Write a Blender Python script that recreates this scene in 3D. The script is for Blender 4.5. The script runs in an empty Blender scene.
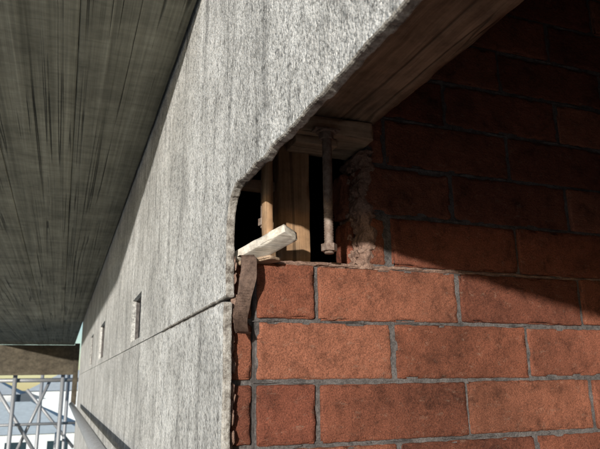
import bpy, math, random
from mathutils import Vector, Matrix, noise
random.seed(7)
scene = bpy.context.scene

# ---------------------------------------------------------------- node helpers
class NT:
    def __init__(s, name):
        s.m = bpy.data.materials.new(name); s.m.use_nodes = True
        s.t = s.m.node_tree; s.n = s.t.nodes; s.l = s.t.links
        s.b = s.n['Principled BSDF']; s.b.inputs['Roughness'].default_value = .85
        s.b.inputs['Specular IOR Level'].default_value = .25
        s.co = s.n.new('ShaderNodeTexCoord').outputs['Object']
    def link(s, a, b): s.l.new(a, b)
    def map(s, sc, rot=(0,0,0)):
        n = s.n.new('ShaderNodeMapping'); n.inputs['Scale'].default_value = sc
        n.inputs['Rotation'].default_value = rot
        s.link(s.co, n.inputs['Vector']); return n.outputs['Vector']
    def noise(s, scale, detail=4, rough=.6, vec=None, dist=0):
        n = s.n.new('ShaderNodeTexNoise'); n.inputs['Scale'].default_value = scale
        n.inputs['Detail'].default_value = detail; n.inputs['Roughness'].default_value = rough
        n.inputs['Distortion'].default_value = dist
        s.link(vec or s.co, n.inputs['Vector']); return n.outputs['Fac']
    def ramp(s, fac, stops):
        n = s.n.new('ShaderNodeValToRGB'); e = n.color_ramp.elements
        while len(e) > 1: e.remove(e[-1])
        for i, (p, c) in enumerate(stops):
            if not isinstance(c, (tuple, list)): c = (c, c, c)
            el = e[0] if i == 0 else e.new(p)
            el.position = p; el.color = (*c, 1)
        s.link(fac, n.inputs['Fac']); return n.outputs['Color']
    def mix(s, a, b, fac, mode='MIX'):
        n = s.n.new('ShaderNodeMix'); n.data_type = 'RGBA'; n.blend_type = mode
        for v, i in ((fac, 0), (a, 6), (b, 7)):
            if isinstance(v, (int, float)): n.inputs[i].default_value = v
            elif isinstance(v, tuple): n.inputs[i].default_value = (*v, 1)
            else: s.link(v, n.inputs[i])
        return n.outputs[2]
    def math(s, op, a, b=0.0):
        n = s.n.new('ShaderNodeMath'); n.operation = op
        for v, i in ((a, 0), (b, 1)):
            if isinstance(v, (int, float)): n.inputs[i].default_value = v
            else: s.link(v, n.inputs[i])
        return n.outputs[0]
    def bump(s, h, dist, strength=1.0):
        n = s.n.new('ShaderNodeBump'); n.inputs['Distance'].default_value = dist
        n.inputs['Strength'].default_value = strength
        s.link(h, n.inputs['Height'])
        if getattr(s, '_lb', None): s.link(s._lb, n.inputs['Normal'])
        s._lb = n.outputs['Normal']; s.link(s._lb, s.b.inputs['Normal'])
    def col(s, c):
        if isinstance(c, tuple): s.b.inputs['Base Color'].default_value = (*c, 1)
        else: s.link(c, s.b.inputs['Base Color'])
    def island(s):
        return s.n.new('ShaderNodeNewGeometry').outputs['Random Per Island']

def m_brick():
    t = NT('red_brick'); r = t.island()
    c = t.ramp(r, [(0, (.130,.044,.027)), (.3, (.200,.070,.040)),
                   (.65, (.245,.095,.056)), (1, (.160,.050,.030))])
    fine = t.noise(420, 3, .75)
    sp = t.ramp(fine, [(.30, .45), (.5, 1.0), (.72, 1.5)])
    c = t.mix(c, sp, 1.0, 'MULTIPLY')
    bn = t.noise(19, 5, .75)
    c = t.mix(c, t.ramp(bn, [(.3, .40), (.48, .98), (.72, 1.28)]), 1.0, 'MULTIPLY')
    c = t.mix(c, t.ramp(t.noise(3.5, 3, .6), [(.35, .72), (.6, 1.15)]), 1.0, 'MULTIPLY')
    ef = t.ramp(t.noise(1, 5, .8, t.map((40, 40, 75))), [(.57, 0.0), (.74, .5)])
    c = t.mix(c, (.32,.23,.17), ef)
    t.col(c)
    t.bump(t.noise(1, 4, .75, t.map((60, 60, 130))), .0034); t.bump(fine, .0016)
    t.b.inputs['Roughness'].default_value = .8
    return t.m

def m_mortar(name, a, b):
    t = NT(name)
    c = t.ramp(t.noise(55, 5, .75), [(.3, a), (.7, b)])
    c = t.mix(c, t.ramp(t.noise(400, 2, .7), [(.3, .6), (.6, 1.1)]), 1, 'MULTIPLY')
    t.col(c); t.bump(t.noise(120, 5, .8), .004); return t.m

def m_render():
    t = NT('pebbledash_render')
    base = t.ramp(t.noise(3.6, 6, .75), [(.30, (.40,.395,.38)), (.47, (.60,.592,.57)), (.60, (.76,.753,.73)), (.72, (.85,.843,.82))])
    vs = t.map((1, 10, 1.3))
    streak = t.ramp(t.noise(2.4, 6, .72, vs, .5), [(.34, .56), (.47, .97), (.66, 1.1)])
    c = t.mix(base, streak, 1, 'MULTIPLY')
    n = t.n.new('ShaderNodeTexVoronoi'); n.inputs['Scale'].default_value = 250
    chip = t.n.new('ShaderNodeSeparateColor'); t.link(t.co, n.inputs['Vector']); t.link(n.outputs['Color'], chip.inputs[0])
    c = t.mix(c, t.ramp(chip.outputs[0], [(0, .42), (.22, .85), (.7, 1.05), (1, 1.22)]), .8, 'MULTIPLY')
    pit = t.ramp(t.noise(75, 4, .8), [(.37, .34), (.49, 1.0)])
    c = t.mix(c, pit, .8, 'MULTIPLY')
    t.col(c)
    t.bump(t.noise(24, 2, .6), .004)
    inv = t.math('SUBTRACT', 1.0, n.outputs['Distance'])
    t.bump(inv, .0016); t.bump(t.noise(110, 4, .8), .0055)
    t.b.inputs['Roughness'].default_value = .9
    return t.m

def m_plaster():
    t = NT('plaster_edge')
    c = t.ramp(t.noise(50, 6, .8), [(.36, (.13,.11,.095)), (.5, (.36,.335,.30)), (.66, (.60,.58,.54))])
    t.col(c); t.bump(t.noise(110, 5, .75), .005); return t.m

def m_wood(name, cols, axis=1, sx=60, bumpd=.003, crack=.16, board=False):
    t = NT(name)
    def sv(a, l):
        v = [a, a, a]; v[axis] = l; return t.map(tuple(v))
    r = t.island()
    ly = .30 if board else 1.6
    g1 = t.noise(1, 5, .7, sv(sx, ly), .08 if board else .5)
    g2 = t.noise(1, 3, .7, sv(sx*5, ly*4))
    c = t.ramp(g1, [(.28, cols[0]), (.5, cols[1]), (.72, cols[2])])
    c = t.mix(c, t.ramp(g2, [(.3, .72), (.65, 1.12)]), .9, 'MULTIPLY')
    c = t.mix(c, t.ramp(r, [(0, .85), (1, 1.12)]), 1, 'MULTIPLY')
    c = t.mix(c, t.ramp(t.noise(3 if board else 16, 5, .75), [(.3, .6), (.6, 1.14)]), 1, 'MULTIPLY')
    if crack:
        k = t.ramp(t.noise(1, 2, .6, sv(sx*(.9 if board else .5), .16 if board else .7), 0 if board else .5), [(.0, 1.0), (.484, 1.0), (.498, crack), (.503, crack), (.518, 1.0)])
        k2 = t.ramp(t.noise(1, 2, .5, sv(8, 1.1), 0), [(.42, 0.0), (.55, 1.0)])
        kk = t.mix((1, 1, 1), k, k2)
        c = t.mix(c, kk, 1, 'MULTIPLY')
        t.bump(kk, bumpd)
    if board:
        rp = t.noise(1, 3, .6, t.map((7, 34, 7)), .8)
        c = t.mix(c, t.ramp(rp, [(.35, .88), (.6, 1.07)]), 1, 'MULTIPLY')
        t.bump(rp, .006)
    t.col(c)
    t.bump(g1, bumpd*.6); t.bump(g2, bumpd*.3)
    return t.m

def m_rust(name, a, b, metal=.3):
    t = NT(name)
    t.col(t.ramp(t.noise(90, 5, .75), [(.32, a), (.68, b)]))
    t.b.inputs['Metallic'].default_value = metal; t.b.inputs['Roughness'].default_value = .6
    t.bump(t.noise(260, 4, .8), .0012); return t.m

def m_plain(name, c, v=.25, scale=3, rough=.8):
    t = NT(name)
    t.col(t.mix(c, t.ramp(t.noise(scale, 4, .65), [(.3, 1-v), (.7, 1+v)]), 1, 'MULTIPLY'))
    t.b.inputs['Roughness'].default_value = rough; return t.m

BR = m_brick(); MO = m_mortar('grey_mortar', (.062,.056,.054), (.20,.182,.175))
MP = m_mortar('pale_lime_mortar', (.20,.115,.085), (.40,.27,.21))
RE = m_render(); PL = m_plaster()
WB = m_wood('weathered_board', ((.165,.158,.120), (.265,.253,.195), (.36,.345,.275)), 1, 26, .005, .25, True)
WL = m_wood('old_beam_timber', ((.17,.115,.075), (.26,.185,.125), (.35,.265,.19)), 1, 30, .002, .4)
WX = m_wood('plate_timber', ((.28,.19,.125), (.40,.29,.20), (.50,.38,.28)), 0, 40, .0015, .5)
WZ = m_wood('stud_timber', ((.27,.155,.08), (.39,.24,.135), (.47,.32,.20)), 2, 40, .0012, .5)
WO = m_wood('offcut_timber', ((.48,.42,.34), (.66,.61,.53), (.78,.74,.67)), 0, 40, .001, 0)
WP = m_wood('plywood', ((.060,.050,.036), (.095,.080,.058), (.13,.11,.08)), 0, 3, .001, 0)
RU = m_rust('weathered_bolt_steel', (.15,.095,.07), (.36,.29,.245)); RS = m_rust('dull_rusted_strap', (.055,.034,.026), (.19,.125,.095), .35)
GA = m_rust('galvanised_tube', (.30,.31,.32), (.50,.51,.53), .6)
DK = m_plain('black_void_shade', (.012,.010,.009));  # near-black colour stands in for the deep shade inside the hole
GL = m_plain('window_glass', (.03,.05,.06), .1, 3, .08); WH = m_plain('white_paint', (.72,.74,.74), .06)

# ---------------------------------------------------------------- mesh helpers
class M:
    def __init__(s): s.v = []; s.f = []
    def obj(s, name, mat, parent=None, smooth=True):
        me = bpy.data.meshes.new(name); me.from_pydata(s.v, [], s.f); me.update()
        me.materials.append(mat)
        if smooth:
            for p in me.polygons: p.use_smooth = True
        o = bpy.data.objects.new(name, me); scene.collection.objects.link(o)
        if parent: o.parent = parent
        return o

def empty(name):
    o = bpy.data.objects.new(name, None); scene.collection.objects.link(o); return o

def axis_pts(lo, hi, cell, r):
    L = hi-lo; r = min(r, L*.3)
    n = max(1, int(round((L-2*r)/cell)))
    return [lo, lo+r*.4] + [lo+r+(L-2*r)*i/n for i in range(n+1)] + [hi-r*.4, hi], r

def rbox(m, lo, hi, cell=.02, r=.004, amp=.001, freq=40, seed=0, xf=None, amp2=0):
    """box with rounded, worn edges and an uneven surface"""
    ax = []; rr = []
    for i in range(3):
        a, q = axis_pts(lo[i], hi[i], cell, r); ax.append(a); rr.append(q)
    r = min(rr); n = [len(a)-1 for a in ax]; idx = {}
    off = Vector((seed*7.13, seed*3.7, seed*5.9))
    def vid(i, j, k):
        key = (i, j, k)
        if key in idx: return idx[key]
        p = Vector((ax[0][i], ax[1][j], ax[2][k]))
        q = Vector([min(max(p[a], lo[a]+r), hi[a]-r) for a in range(3)])
        d = p-q
        nn = d.normalized() if d.length > 1e-9 else Vector((0, 0, 0))
        p2 = q+nn*r if d.length > 1e-9 else p
        if amp:
            p2 = p2+nn*(noise.noise(p*freq+off)*amp+noise.noise(p*freq*3+off)*amp*.5)
        if amp2:
            e = sum(1 for a in range(3) if abs(d[a]) > r*.3)
            if e >= 2:
                w = max(0, noise.noise(p*38+off*2)-.12)
                p2 = p2-nn*amp2*w*2.5
        if xf: p2 = xf @ p2
        m.v.append(p2); idx[key] = len(m.v)-1; return idx[key]
    for a in range(3):
        b, c = (a+1) % 3, (a+2) % 3
        for side in (0, n[a]):
            for i in range(n[b]):
                for j in range(n[c]):
                    def g(x, y):
                        k = [0, 0, 0]; k[a] = side; k[b] = x; k[c] = y; return vid(*k)
                    f = [g(i, j), g(i+1, j), g(i+1, j+1), g(i, j+1)]
                    m.f.append(f if side else f[::-1])

def box(m, lo, hi):
    b = len(m.v); x0, y0, z0 = lo; x1, y1, z1 = hi
    m.v += [Vector(p) for p in ((x0,y0,z0),(x1,y0,z0),(x1,y1,z0),(x0,y1,z0),(x0,y0,z1),(x1,y0,z1),(x1,y1,z1),(x0,y1,z1))]
    for f in ((3,2,1,0),(4,5,6,7),(0,1,5,4),(1,2,6,5),(2,3,7,6),(3,0,4,7)): m.f.append([b+i for i in f])

def tube(m, a, b, r, seg=16, rings=1, prof=None, rot=0):
    a = Vector(a); b = Vector(b); d = (b-a).normalized()
    u = d.orthogonal().normalized(); w = d.cross(u); base = len(m.v)
    for i in range(rings+1):
        f = i/rings; c = a.lerp(b, f); rad = prof(f) if prof else r
        for s in range(seg):
            t = 2*math.pi*s/seg+rot
            m.v.append(c+(u*math.cos(t)+w*math.sin(t))*rad)
    for i in range(rings):
        for s in range(seg):
            s2 = (s+1) % seg
            m.f.append([base+i*seg+s, base+i*seg+s2, base+(i+1)*seg+s2, base+(i+1)*seg+s])
    m.f.append([base+s for s in range(seg)][::-1]); m.f.append([base+rings*seg+s for s in range(seg)])

# ---------------------------------------------------------------- brick wall (reveal)
wall = empty('brick_wall')
mb = M(); P = .0975; Z0 = .194; LP = .287; J = .0032
sd = 0
for k in range(-19, 9):
    ph = .393 if k % 2 else .25
    joints = [ph+LP*n for n in range(-1, 8)]
    left = .289 if k < 0 else .249
    if k in (0, 1, 2): left = {0: .494, 1: .488, 2: .505}[k]
    for j in range(len(joints)-1):
        z0 = Z0+P*k+J+random.uniform(-.0010, .0014); z1 = Z0+P*(k+1)-J+random.uniform(-.0014, .0010)
        a = joints[j]+J+random.uniform(-.001, .003); b = joints[j+1]-J+random.uniform(-.003, .001)
        if b < left+.02: continue
        cut = a < left and k in (0, 1, 2)
        a = max(a, left); b = min(b, 2.19)
        if b-a < .02: continue
        sd += 1
        near = k > -6
        jy = random.uniform(-.0015, .0035)
        c0 = Vector(((a+b)/2, .95, (z0+z1)/2))
        rot = Matrix.Translation(c0) @ Matrix.Rotation(random.uniform(-.006, .006), 4, 'Y') @ Matrix.Rotation(random.uniform(-.008, .008), 4, 'Z') @ Matrix.Translation(-c0)
        rbox(mb, (a, .95+jy, z0), (b, 1.055, z1), .006 if near else .04, .007 if cut else .0036, .0025 if cut else .0015, 70, sd, rot, .014 if cut else (.009 if near else 0))
for k in range(-19, 0):      # recessed closers beside the render
    z0 = Z0+P*k+.004; z1 = Z0+P*(k+1)-.004; sd += 1
    rbox(mb, (.2505, .964+random.uniform(-.003, .006), z0), (.2845, 1.05, z1), .007 if k > -6 else .05, .004, .002, 60, sd, None, .006)
rbox(mb, (.474, .995, .199), (.4935, 1.05, .286), .006, .005, .004, 60, 91, None, .01)
rbox(mb, (.470, 1.0, .296), (.4875, 1.05, .382), .006, .005, .004, 60, 92, None, .01)
mb.obj('bricks', BR, wall)
mm = M()
box(mm, (.4990, .9555, -1.7), (2.2, 1.05, 1.0))
box(mm, (.2865, .9560, -1.7), (.4990, 1.05, .190))
box(mm, (.262, .9560, .489), (.4990, 1.05, 1.0))
box(mm, (.2495, .976, -1.7), (.2865, 1.05, .186))
mm.obj('mortar', MO, wall, False)

def lump(m, c, s, seed, amp=.45):
    """angular crumb of mortar"""
    import bmesh
    bm = bmesh.new(); bmesh.ops.create_icosphere(bm, subdivisions=2, radius=1)
    b = len(m.v); o = Vector((seed*3.1, seed*1.7, seed))
    for v in bm.verts:
        p = v.co*(1+amp*noise.noise(v.co*1.1+o)*1.6+amp*.5*noise.noise(v.co*3.3+o))
        m.v.append(Vector((c[0]+p.x*s[0], c[1]+p.y*s[1], c[2]+p.z*s[2])))
    for f in bm.faces: m.f.append([b+v.index for v in f.verts])
    bm.free()
mp = M()
for i in range(40):          # squeezed bed joint at the cut course
    a = .285+i*.03; sd += 1
    lump(mp, (a, .957, Z0+random.uniform(-.001, .001)), (.024, random.uniform(.005, .010), random.uniform(.0028, .0048)), sd, .3)
# broken mortar face down the right jamb of the hole: one ragged sheet wrapping the cut bricks
def edge_x(z): return .484+.012*noise.noise(Vector((z*28, 2.2, 0)))+.008*noise.noise(Vector((z*95, 5.2, 0)))-(.008 if z < .225 else 0)
NZ, NU = 110, 26; base = len(mp.v)
for i in range(NZ+1):
    z = .190+.224*i/NZ; e = edge_x(z)
    wd = .030+.016*noise.noise(Vector((z*35, 8.8, 0)))+.008*noise.noise(Vector((z*120, 1.8, 0)))
    for j in range(NU+1):
        u = j/NU
        if u < .5:
            f = u/.5; x = e+(.004*(1-f)); y = 1.045-(1.045-.9535)*f
        else:
            f = (u-.5)/.5; x = e+wd*f; y = .9535+(-.0045*math.sin(math.pi*min(1, f*1.15))+.0055*max(0, f-.75)*4*.9)
        q = Vector((x, y, z)); n1 = noise.noise(q*60); n2 = noise.noise(q*170+Vector((4, 4, 4)))
        x += (.004*n1+.0022*n2)*(1 if u < .6 else .4); y += .0028*n1+.0018*n2; z2 = z+.002*n2
        mp.v.append(Vector((x, y, z2)))
for i in range(NZ):
    for j in range(NU):
        a = base+i*(NU+1)+j; mp.f.append([a, a+1, a+NU+2, a+NU+1])
for i in range(45):
    z = random.uniform(.192, .41); s = random.uniform(.002, .006); sd += 1
    lump(mp, (edge_x(z)+random.uniform(-.004, .006), random.uniform(.955, 1.01), z), (s, s*1.2, s*random.uniform(.8, 1.6)), sd, .55)
for i in range(50):
    x = random.uniform(.25, .47); y = random.uniform(.957, 1.03); s = random.uniform(.002, .007); sd += 1
    lump(mp, (x, y, .191), (s*1.4, s, s*.7), sd)
for i in range(70):
    z = random.uniform(-.35, .19); s = random.uniform(.002, .006); sd += 1
    lump(mp, (random.uniform(.247, .254), random.uniform(.950, .964), z), (s*.7, s, s*2), sd)
mp.obj('broken_mortar', MP, wall, False)

ms = M()
for k in range(-6, 7):
    z = Z0+P*k
    for i in range(34):
        x = random.uniform(.292, 1.6); sd += 1
        if 0 <= k <= 4 and x < .51: continue
        if random.random() < .45: continue
        lump(ms, (x, .9555, z), (random.uniform(.006, .03), random.uniform(.002, .005), random.uniform(.0015, .004)), sd, .35)
ms.obj('joint_smears', MO, wall, False)

# ---------------------------------------------------------------- rendered wall
rw = empty('rendered_wall')
XF = .235; TH = .014
def skin(name, pts, x0, th, mat, mat2=None, bev=.003):
    m = M(); n = len(pts)
    for (y, z) in pts: m.v.append(Vector((x0, y, z)))
    for (y, z) in pts: m.v.append(Vector((x0+th, y+noise.noise(Vector((y*70, z*70, 3)))*.003, z+noise.noise(Vector((y*70, z*70, 8)))*.003)))
    m.f.append(list(range(n))); m.f.append([n+i for i in range(n)][::-1])
    for i in range(n):
        j = (i+1) % n; m.f.append([i, n+i, n+j, j])
    o = m.obj(name, mat, rw, False)
    me = o.data
    if mat2:
        me.materials.append(mat2)
        for p in me.polygons[2:]: p.material_index = 1
    import bmesh
    bm = bmesh.new(); bm.from_mesh(me); bmesh.ops.recalc_face_normals(bm, faces=bm.faces); bm.to_mesh(me); bm.free()
    if bev:
        b = o.modifiers.new('b', 'BEVEL'); b.width = bev; b.segments = 2; b.limit_method = 'ANGLE'; b.angle_limit = math.radians(60)
        b.material = 1 if mat2 else -1
    return o
def rag(y, z, a=.004):
    p = Vector((y*30, z*30, 1.3)); q = Vector((y*130, z*130, 7.1))
    return (y+noise.noise(p)*a+noise.noise(q)*a*.45, z+noise.noise(p+Vector((9, 4, 2)))*a+noise.noise(q+Vector((3, 3, 3)))*a*.45)
path = []
y = -.8
while y < .885: path.append((y, .2925+max(0, y-.6)*.03)); y += .004
for i in range(1, 16):
    t = math.pi/2*i/16; path.append((.885+.060*math.sin(t), .301-.055*(1-math.cos(t))))
z = .244
while z > .133: path.append((.945, z)); z -= .004
up = [rag(*p) for p in path] + [(.945, .131)]
yy = .96
while yy < 1.6: up.append((yy, .131+noise.noise(Vector((yy*30, 0, 5)))*.0022)); yy += .012
up += [(1.6, .131), (1.6, 3.0), (-.8, 3.0)]
skin('render_coat_upper', up, XF, TH, RE, PL)
lo = [(1.6, .126)]
yy = 1.59
while yy > .955: lo.append((yy, .126+noise.noise(Vector((yy*30, 0, 5)))*.0022)); yy -= .012
z = .126
while z > -.5: lo.append(rag(.943, z, .005)); z -= .005
lo += [(.943, -5.0), (1.6, -5.0)]
skin('render_coat_lower', lo, XF-.0035, TH, RE, PL)
YE = 9.2
wins = [(2.12, 2.40, .150, .305), (4.05, 4.55, .165, .39), (5.55, 6.0, .165, .42)]
m = M()
def cell(y0, y1, z0, z1): box(m, (XF, y0, z0), (XF+TH, y1, z1))
cell(1.6, wins[0][0], .131, 3.0)
for i, w in enumerate(wins):
    cell(w[0], w[1], .131, w[2]); cell(w[0], w[1], w[3], 3.0)
    cell(w[1], wins[i+1][0] if i < 2 else YE, .131, 3.0)
m.obj('render_coat_far', RE, rw, False)
m = M(); box(m, (XF-.0035, 1.6, -5), (XF+TH-.0035, YE, .126)); m.obj('render_coat_far_lower', RE, rw, False)
m = M()
box(m, (.2493, 1.056, -5), (.262, wins[0][0], 3.0))
for i, w in enumerate(wins):
    box(m, (.2493, w[0], -5), (.262, w[1], w[2])); box(m, (.2493, w[0], w[3]), (.262, w[1], 3.0))
    box(m, (.2493, w[1], -5), (.262, wins[i+1][0] if i < 2 else YE, 3.0))
box(m, (.2493, -.8, .315), (.262, .945, 3.0))
box(m, (.262, YE-.1, -5), (4.0, YE, 3.0))
m.obj('block_backing', MO, rw, False)
for w in wins:
    o = M(); box(o, (.30, w[0]-.02, w[2]-.02), (.304, w[1]+.02, w[3]+.02)); o.obj('window_glass', GL, rw, False)
    o = M(); t = .018
    box(o, (.28, w[0], w[2]), (.299, w[0]+t, w[3])); box(o, (.28, w[1]-t, w[2]), (.299, w[1], w[3]))
    box(o, (.28, w[0]+t, w[2]), (.299, w[1]-t, w[2]+t)); box(o, (.28, w[0]+t, w[3]-t), (.299, w[1]-t, w[3]))
    box(o, (.2625, w[0]-.01, w[2]-.012), (.2795, w[1]+.01, w[2]-.001))
    o.obj('window_frame', WH, rw, False)

# room / porch behind the opening; unseen walls and ceiling added for shade
pr = empty('porch_interior')
m = M(); box(m, (2.2, -.9, -1.7), (2.3, 1.055, 1.0)); box(m, (.262, -.9, -1.7), (2.2, -.8, 1.0))
m.obj('side_walls', m_plain('old_painted_brick', (.34,.20,.14)), pr, False)
m = M(); box(m, (.262, -.9, 1.0), (2.3, 1.055, 1.1)); m.obj('ceiling', m_plain('shading_ceiling', (.06,.04,.03)), pr, False)
m = M(); box(m, (.249, -.9, -1.8), (2.3, 1.055, -1.7)); m.obj('floor', m_plain('concrete_floor', (.42,.39,.35)), pr, False)
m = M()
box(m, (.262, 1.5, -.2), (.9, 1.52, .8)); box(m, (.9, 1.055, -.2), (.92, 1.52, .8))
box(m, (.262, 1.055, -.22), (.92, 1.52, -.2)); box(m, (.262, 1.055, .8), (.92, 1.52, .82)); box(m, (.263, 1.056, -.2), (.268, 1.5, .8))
m.obj('cavity_shade_box', DK, pr, False)  # added dark box that gives the hole its shade

# ---------------------------------------------------------------- timbers in the hole
m = M(); rbox(m, (.325, -.8, .455), (.507, .946, .60), .012, .004, .003, 9, 3, None, .012)
m.obj('timber_beam', WL)
m = M(); rbox(m, (.318, .918, .420), (.499, 1.03, .4535), .007, .004, .0020, 22, 5, None, .012)
m.obj('timber_plate', WX)
m = M(); rbox(m, (.338, .985, .19), (.398, 1.04, .4195), .008, .003, .001, 20, 6, None, .005); m.obj('timber_stud', WZ)
m = M(); rbox(m, (.262, 1.0, .333), (.3375, 1.02, .352), .008, .003, .001, 20, 8)
m.obj('timber_noggin', WX)
m = M(); rbox(m, (.352, .932, .405), (.432, .984, .4195), .006, .002, .001, 20, 8, None, .005)
m.obj('timber_packer', WX)
m = M(); rbox(m, (.292, .918, .225), (.3055, .940, .412), .008, .002, .0008, 20, 9, None, .004); m.obj('timber_batten', WZ)
def frame(a, b, up=(0, 0, 1)):
    a = Vector(a); b = Vector(b); x = (b-a).normalized(); y = Vector(up).cross(x).normalized(); z = x.cross(y)
    return Matrix.Translation(a) @ Matrix((x, y, z)).transposed().to_4x4(), (b-a).length
xf, L = frame((.264, .975, .190), (.326, .888, .224), (.3, 0, 1))
m = M(); rbox(m, (0, -.017, 0), (L, .017, .016), .005, .0014, .001, 30, 11, xf, .008); m.obj('timber_offcut', WO)
xf, L = frame((.262, .985, .186), (.312, .922, .191))
m = M(); rbox(m, (0, -.018, 0), (L, .018, .006), .008, .002, .001, 30, 12, xf, .004); m.obj('timber_packer', WX)

# ---------------------------------------------------------------- bolts
def bolt(x, y, z0, z1, r):
    e = empty('threaded_bolt')
    s = M(); n = 150
    tube(s, (x, y, z0), (x+.001, y, z1), r, 18, n, lambda f: r*(.93+.07*math.sin(f*n*2.1)) if f < .35 else r*(1+.05*noise.noise(Vector((f*30, 0, 0)))))
    s.obj('shank', RU, e)
    s = M(); tube(s, (x, y, z0+.004), (x, y, z0+.016), r*1.6, 6); s.obj('hex_nut', RU, e, False)
    s = M(); tube(s, (x, y, z1-.020), (x, y, z1-.009), r*1.55, 6); s.obj('top_nut', RU, e, False)
    s = M(); tube(s, (x, y, z1-.009), (x, y, z1-.006), r*2.1, 20); s.obj('washer', RU, e, False)
bolt(.398, .905, .203, .4245, .0083)
bolt(.300, .952, .25, .42, .006)
m = M(); rbox(m, (.375, .895, .4185), (.421, .917, .4225), .008, .001, .0004, 30, 14); m.obj('steel_cleat', RU)

# ---------------------------------------------------------------- rusty strap
m = M(); prof = [(.957, .199), (.935, .200), (.925, .192), (.920, .17), (.924, .145), (.934, .12), (.937, .10), (.926, .082), (.914, .071), (.903, .075)]
seg = []
for i in range(len(prof)-1):
    for s in range(6):
        f = s/6; seg.append((prof[i][0]*(1-f)+prof[i+1][0]*f, prof[i][1]*(1-f)+prof[i+1][1]*f))
for _ in range(3):
    seg = [seg[0]]+[((seg[i-1][0]+seg[i][0]*2+seg[i+1][0])/4, (seg[i-1][1]+seg[i][1]*2+seg[i+1][1])/4) for i in range(1, len(seg)-1)]+[seg[-1]]
n = len(seg)
for i, (y, z) in enumerate(seg):
    f = i/n; w = .0095+.0035*f+.002*noise.noise(Vector((f*9, 0, 0))); cx = .266-.010*f+.003*math.sin(f*6)
    tw = .008*math.sin(f*5)
    for dx, dy in ((-w, tw), (w, -tw), (w, -tw+.0025), (-w, tw+.0025)): m.v.append(Vector((cx+dx, y+dy, z)))
for i in range(n-1):
    for a in range(4):
        b = (a+1) % 4; m.f.append([i*4+a, i*4+b, i*4+4+b, i*4+4+a])
m.f.append([0, 1, 2, 3]); m.f.append([4*n-4, 4*n-3, 4*n-2, 4*n-1])
m.obj('steel_strap', RS, None, False)

# ---------------------------------------------------------------- scaffold
sc = empty('scaffold')
m = M(); H = .85; xr = .2285
xf = Matrix.Translation((xr, 1.0, 0)) @ Matrix.Rotation(-.0005, 4, 'Z') @ Matrix.Translation((-xr, -1.0, 0))
for i in range(6):
    x1 = xr-i*.2505; rbox(m, (x1-.2497, 1.16, H+.0025*(i % 2)), (x1, 14.6, H+.05), .06, .005, .0015, 12, 50+i, xf)
m.obj('deck_boards', WB, sc)
m = M(); box(m, (-1.27, 1.2, H+.0535), (xr-.01, 14.5, H+.066)); m.obj('deck_gap_blocker', WP, sc, False)  # unseen sheet added on top, blocks sky light between the boards
m = M()
box(m, (-.9, -1.5, -1.70), (.10, 6.2, -1.66)); m.obj('walk_boards', m_plain('pale_bounce_boards', (.42,.38,.31)), sc, False)  # unseen boards, colour kept pale to bounce light upward
m = M()
def t(a, b, r=.0242): tube(m, a, b, r, 14)
t((.13, 1.45, -.205), (.13, 7.4, -.205))
for (x, y) in ((.05, 15.0), (-.92, 15.0), (-.45, 18), (.2, 18)):
    t((x, y, -5), (x, y, .80), .045)
t((-1.9, 15.1, .11), (.45, 15.1, .11), .045); t((-2.3, 15.2, -.82), (.45, 15.2, -.82), .03)
t((-1.4, 15.3, .1), (-.22, 15.3, -1.7), .04); t((-.22, 15.4, .1), (-.9, 15.4, -1.7), .035)
t((.0, 15.2, -1.35), (.0, 20, -1.35), .035); t((-.8, 18, -.1), (.45, 18.1, -1.6), .04)
m.obj('tubes', GA, sc)
m = M(); rbox(m, (-2.2, 14.65, .215), (.31, 14.68, .849), .1, .003, .001, 5, 3); m.obj('plywood_panel', WP, sc)
m = M(); rbox(m, (.235, 14.0, -.40), (.335, 14.1, .849), .05, .003, .001, 5, 4); m.obj('timber_post', WP, sc)

# ---------------------------------------------------------------- setting
m = M(); m.v += [Vector(p) for p in ((-400,-400,-5),(400,-400,-5),(400,700,-5),(-400,700,-5))]; m.f.append([0,1,2,3])
m.obj('ground', m_plain('pale_ground', (.40,.38,.34), .3, .3), None, False)
m = M(); m.v += [Vector(p) for p in ((-60,26,-4.996),(60,26,-4.996),(60,33,-4.996),(-60,33,-4.996))]; m.f.append([0,1,2,3])
m.obj('road', m_plain('asphalt', (.055,.055,.058)), None, False)
def house(x, y, w, d, h, rh, wc, rc):
    e = empty('house'); z = -5
    a = M(); box(a, (x, y, z), (x+w, y+d, z+h)); a.obj('walls', m_plain('painted_wall', wc, .08), e, False)
    a = M(); o = .4; b = z+h+.003
    a.v += [Vector(p) for p in ((x-o,y-o,b),(x+w+o,y-o,b),(x+w+o,y+d+o,b),(x-o,y+d+o,b),(x+w*.25,y+d/2,b+rh),(x+w*.75,y+d/2,b+rh))]
    a.f += [[3,2,1,0],[0,1,5,4],[1,2,5],[2,3,4,5],[3,0,4]]; a.obj('roof', m_plain('metal_roof', rc, .1), e, False)
    a = M()
    for i in range(int(w//2)): box(a, (x+.6+i*2, y-.03, z+1), (x+1.6+i*2, y-.005, z+2.2))
    a.obj('windows', GL, e, False)
house(-9, 36, 10, 8, 2.6, 1.5, (.70,.74,.76), (.62,.70,.74))
house(-2, 52, 10, 8, 4.6, 1.6, (.72,.76,.78), (.60,.66,.70))
house(-14, 50, 11, 8, 4.4, 1.7, (.70,.72,.74), (.55,.60,.64))
m = M(); N = 40
for i in range(N+1):
    x = -7+9*i/N
    for j in range(7): m.v.append(Vector((x, 22+.12*math.sin(i*1.1+j*.4), -5+j*.36)))
for i in range(N):
    for j in range(6): a = i*7+j; m.f.append([a, a+7, a+8, a+1])
m.obj('tarpaulin_fence', m_plain('blue_tarp', (.25,.48,.62), .2, 2, .5))
fo = NT('foliage'); fo.col(fo.ramp(fo.island(), [(0, (.035,.06,.02)), (1, (.09,.13,.045))])); FO = fo.m
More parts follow.
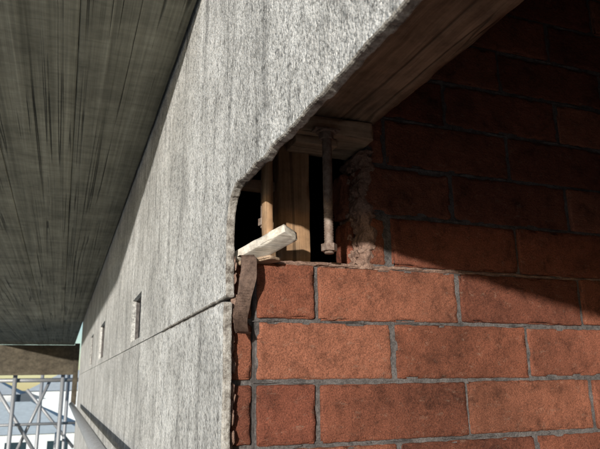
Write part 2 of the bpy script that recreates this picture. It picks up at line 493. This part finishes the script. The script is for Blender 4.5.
def tree(x, y, h, s):
    e = empty('tree'); a = M(); z = -5
    tube(a, (x, y, z), (x+.2, y, z+h*.5), .2, 8, 4, lambda f: .22-.12*f)
    for i in range(6):
        an = i*1.05; tube(a, (x+.15, y, z+h*(.3+.03*i)), (x+math.cos(an)*s*.6, y+math.sin(an)*s*.6, z+h*.75), .06, 6, 2, lambda f: .08-.05*f)
    a.obj('trunk', m_plain('bark', (.10,.07,.05)), e)
    a = M(); cl = [Vector((random.gauss(0, .5), random.gauss(0, .5), random.uniform(-.7, .8))) for _ in range(16)]
    for _ in range(3500):
        c = random.choice(cl); p = c+Vector((random.gauss(0, .2), random.gauss(0, .2), random.gauss(0, .16)))
        p = Vector((x+p.x*s, y+p.y*s, z+h*.7+p.z*h*.3)); u = Vector([random.gauss(0, 1) for _ in range(3)]).normalized(); v = u.orthogonal().normalized()
        q = random.uniform(.07, .15); b = len(a.v)
        a.v += [p-u*q, p-v*q*.6, p+u*q, p+v*q*.6]; a.f.append([b, b+1, b+2, b+3])
    a.obj('crown', FO, e, False)
tree(-15, 40, 7, 2.8); tree(9, 44, 6, 2.5)

# ---------------------------------------------------------------- light
S = Vector((.56, .78, -.13)).normalized()
W = bpy.data.worlds.new("World"); scene.world = W; W.use_nodes = True
sky = W.node_tree.nodes.new('ShaderNodeTexSky'); sky.sky_type = 'NISHITA'; sky.sun_disc = False
sky.sun_elevation = math.asin(-S.z); sky.sun_rotation = math.atan2(-S.x, -S.y)
sky.air_density = .8; sky.dust_density = .3; sky.ozone_density = 1.5
bg = W.node_tree.nodes['Background']; bg.inputs['Strength'].default_value = .15
W.node_tree.links.new(sky.outputs[0], bg.inputs['Color'])
ld = bpy.data.lights.new('sun', 'SUN'); ld.energy = 4.8; ld.angle = math.radians(1.2); ld.color = (1, .95, .87)
lo_ = bpy.data.objects.new('sun', ld); scene.collection.objects.link(lo_)
lo_.rotation_euler = S.to_track_quat('-Z', 'Y').to_euler()

# ---------------------------------------------------------------- camera
cd = bpy.data.cameras.new('camera'); cam = bpy.data.objects.new('camera', cd); scene.collection.objects.link(cam)
Y = Vector((-240, -160.5, -612)).normalized(); X = Vector((1650, -132.5, -612)).normalized(); Z = X.cross(Y).normalized(); X = Y.cross(Z)
cam.matrix_world = Matrix((X, Y, Z)).to_4x4()
cd.sensor_width = 36; cd.lens = 36*612/600; cd.clip_start = .01; cd.clip_end = 2000
cd.dof.use_dof = True; cd.dof.focus_distance = 1.0; cd.dof.aperture_fstop = 16
scene.camera = cam
scene.view_settings.view_transform = 'Standard'; scene.view_settings.look = 'None'; scene.view_settings.exposure = 0
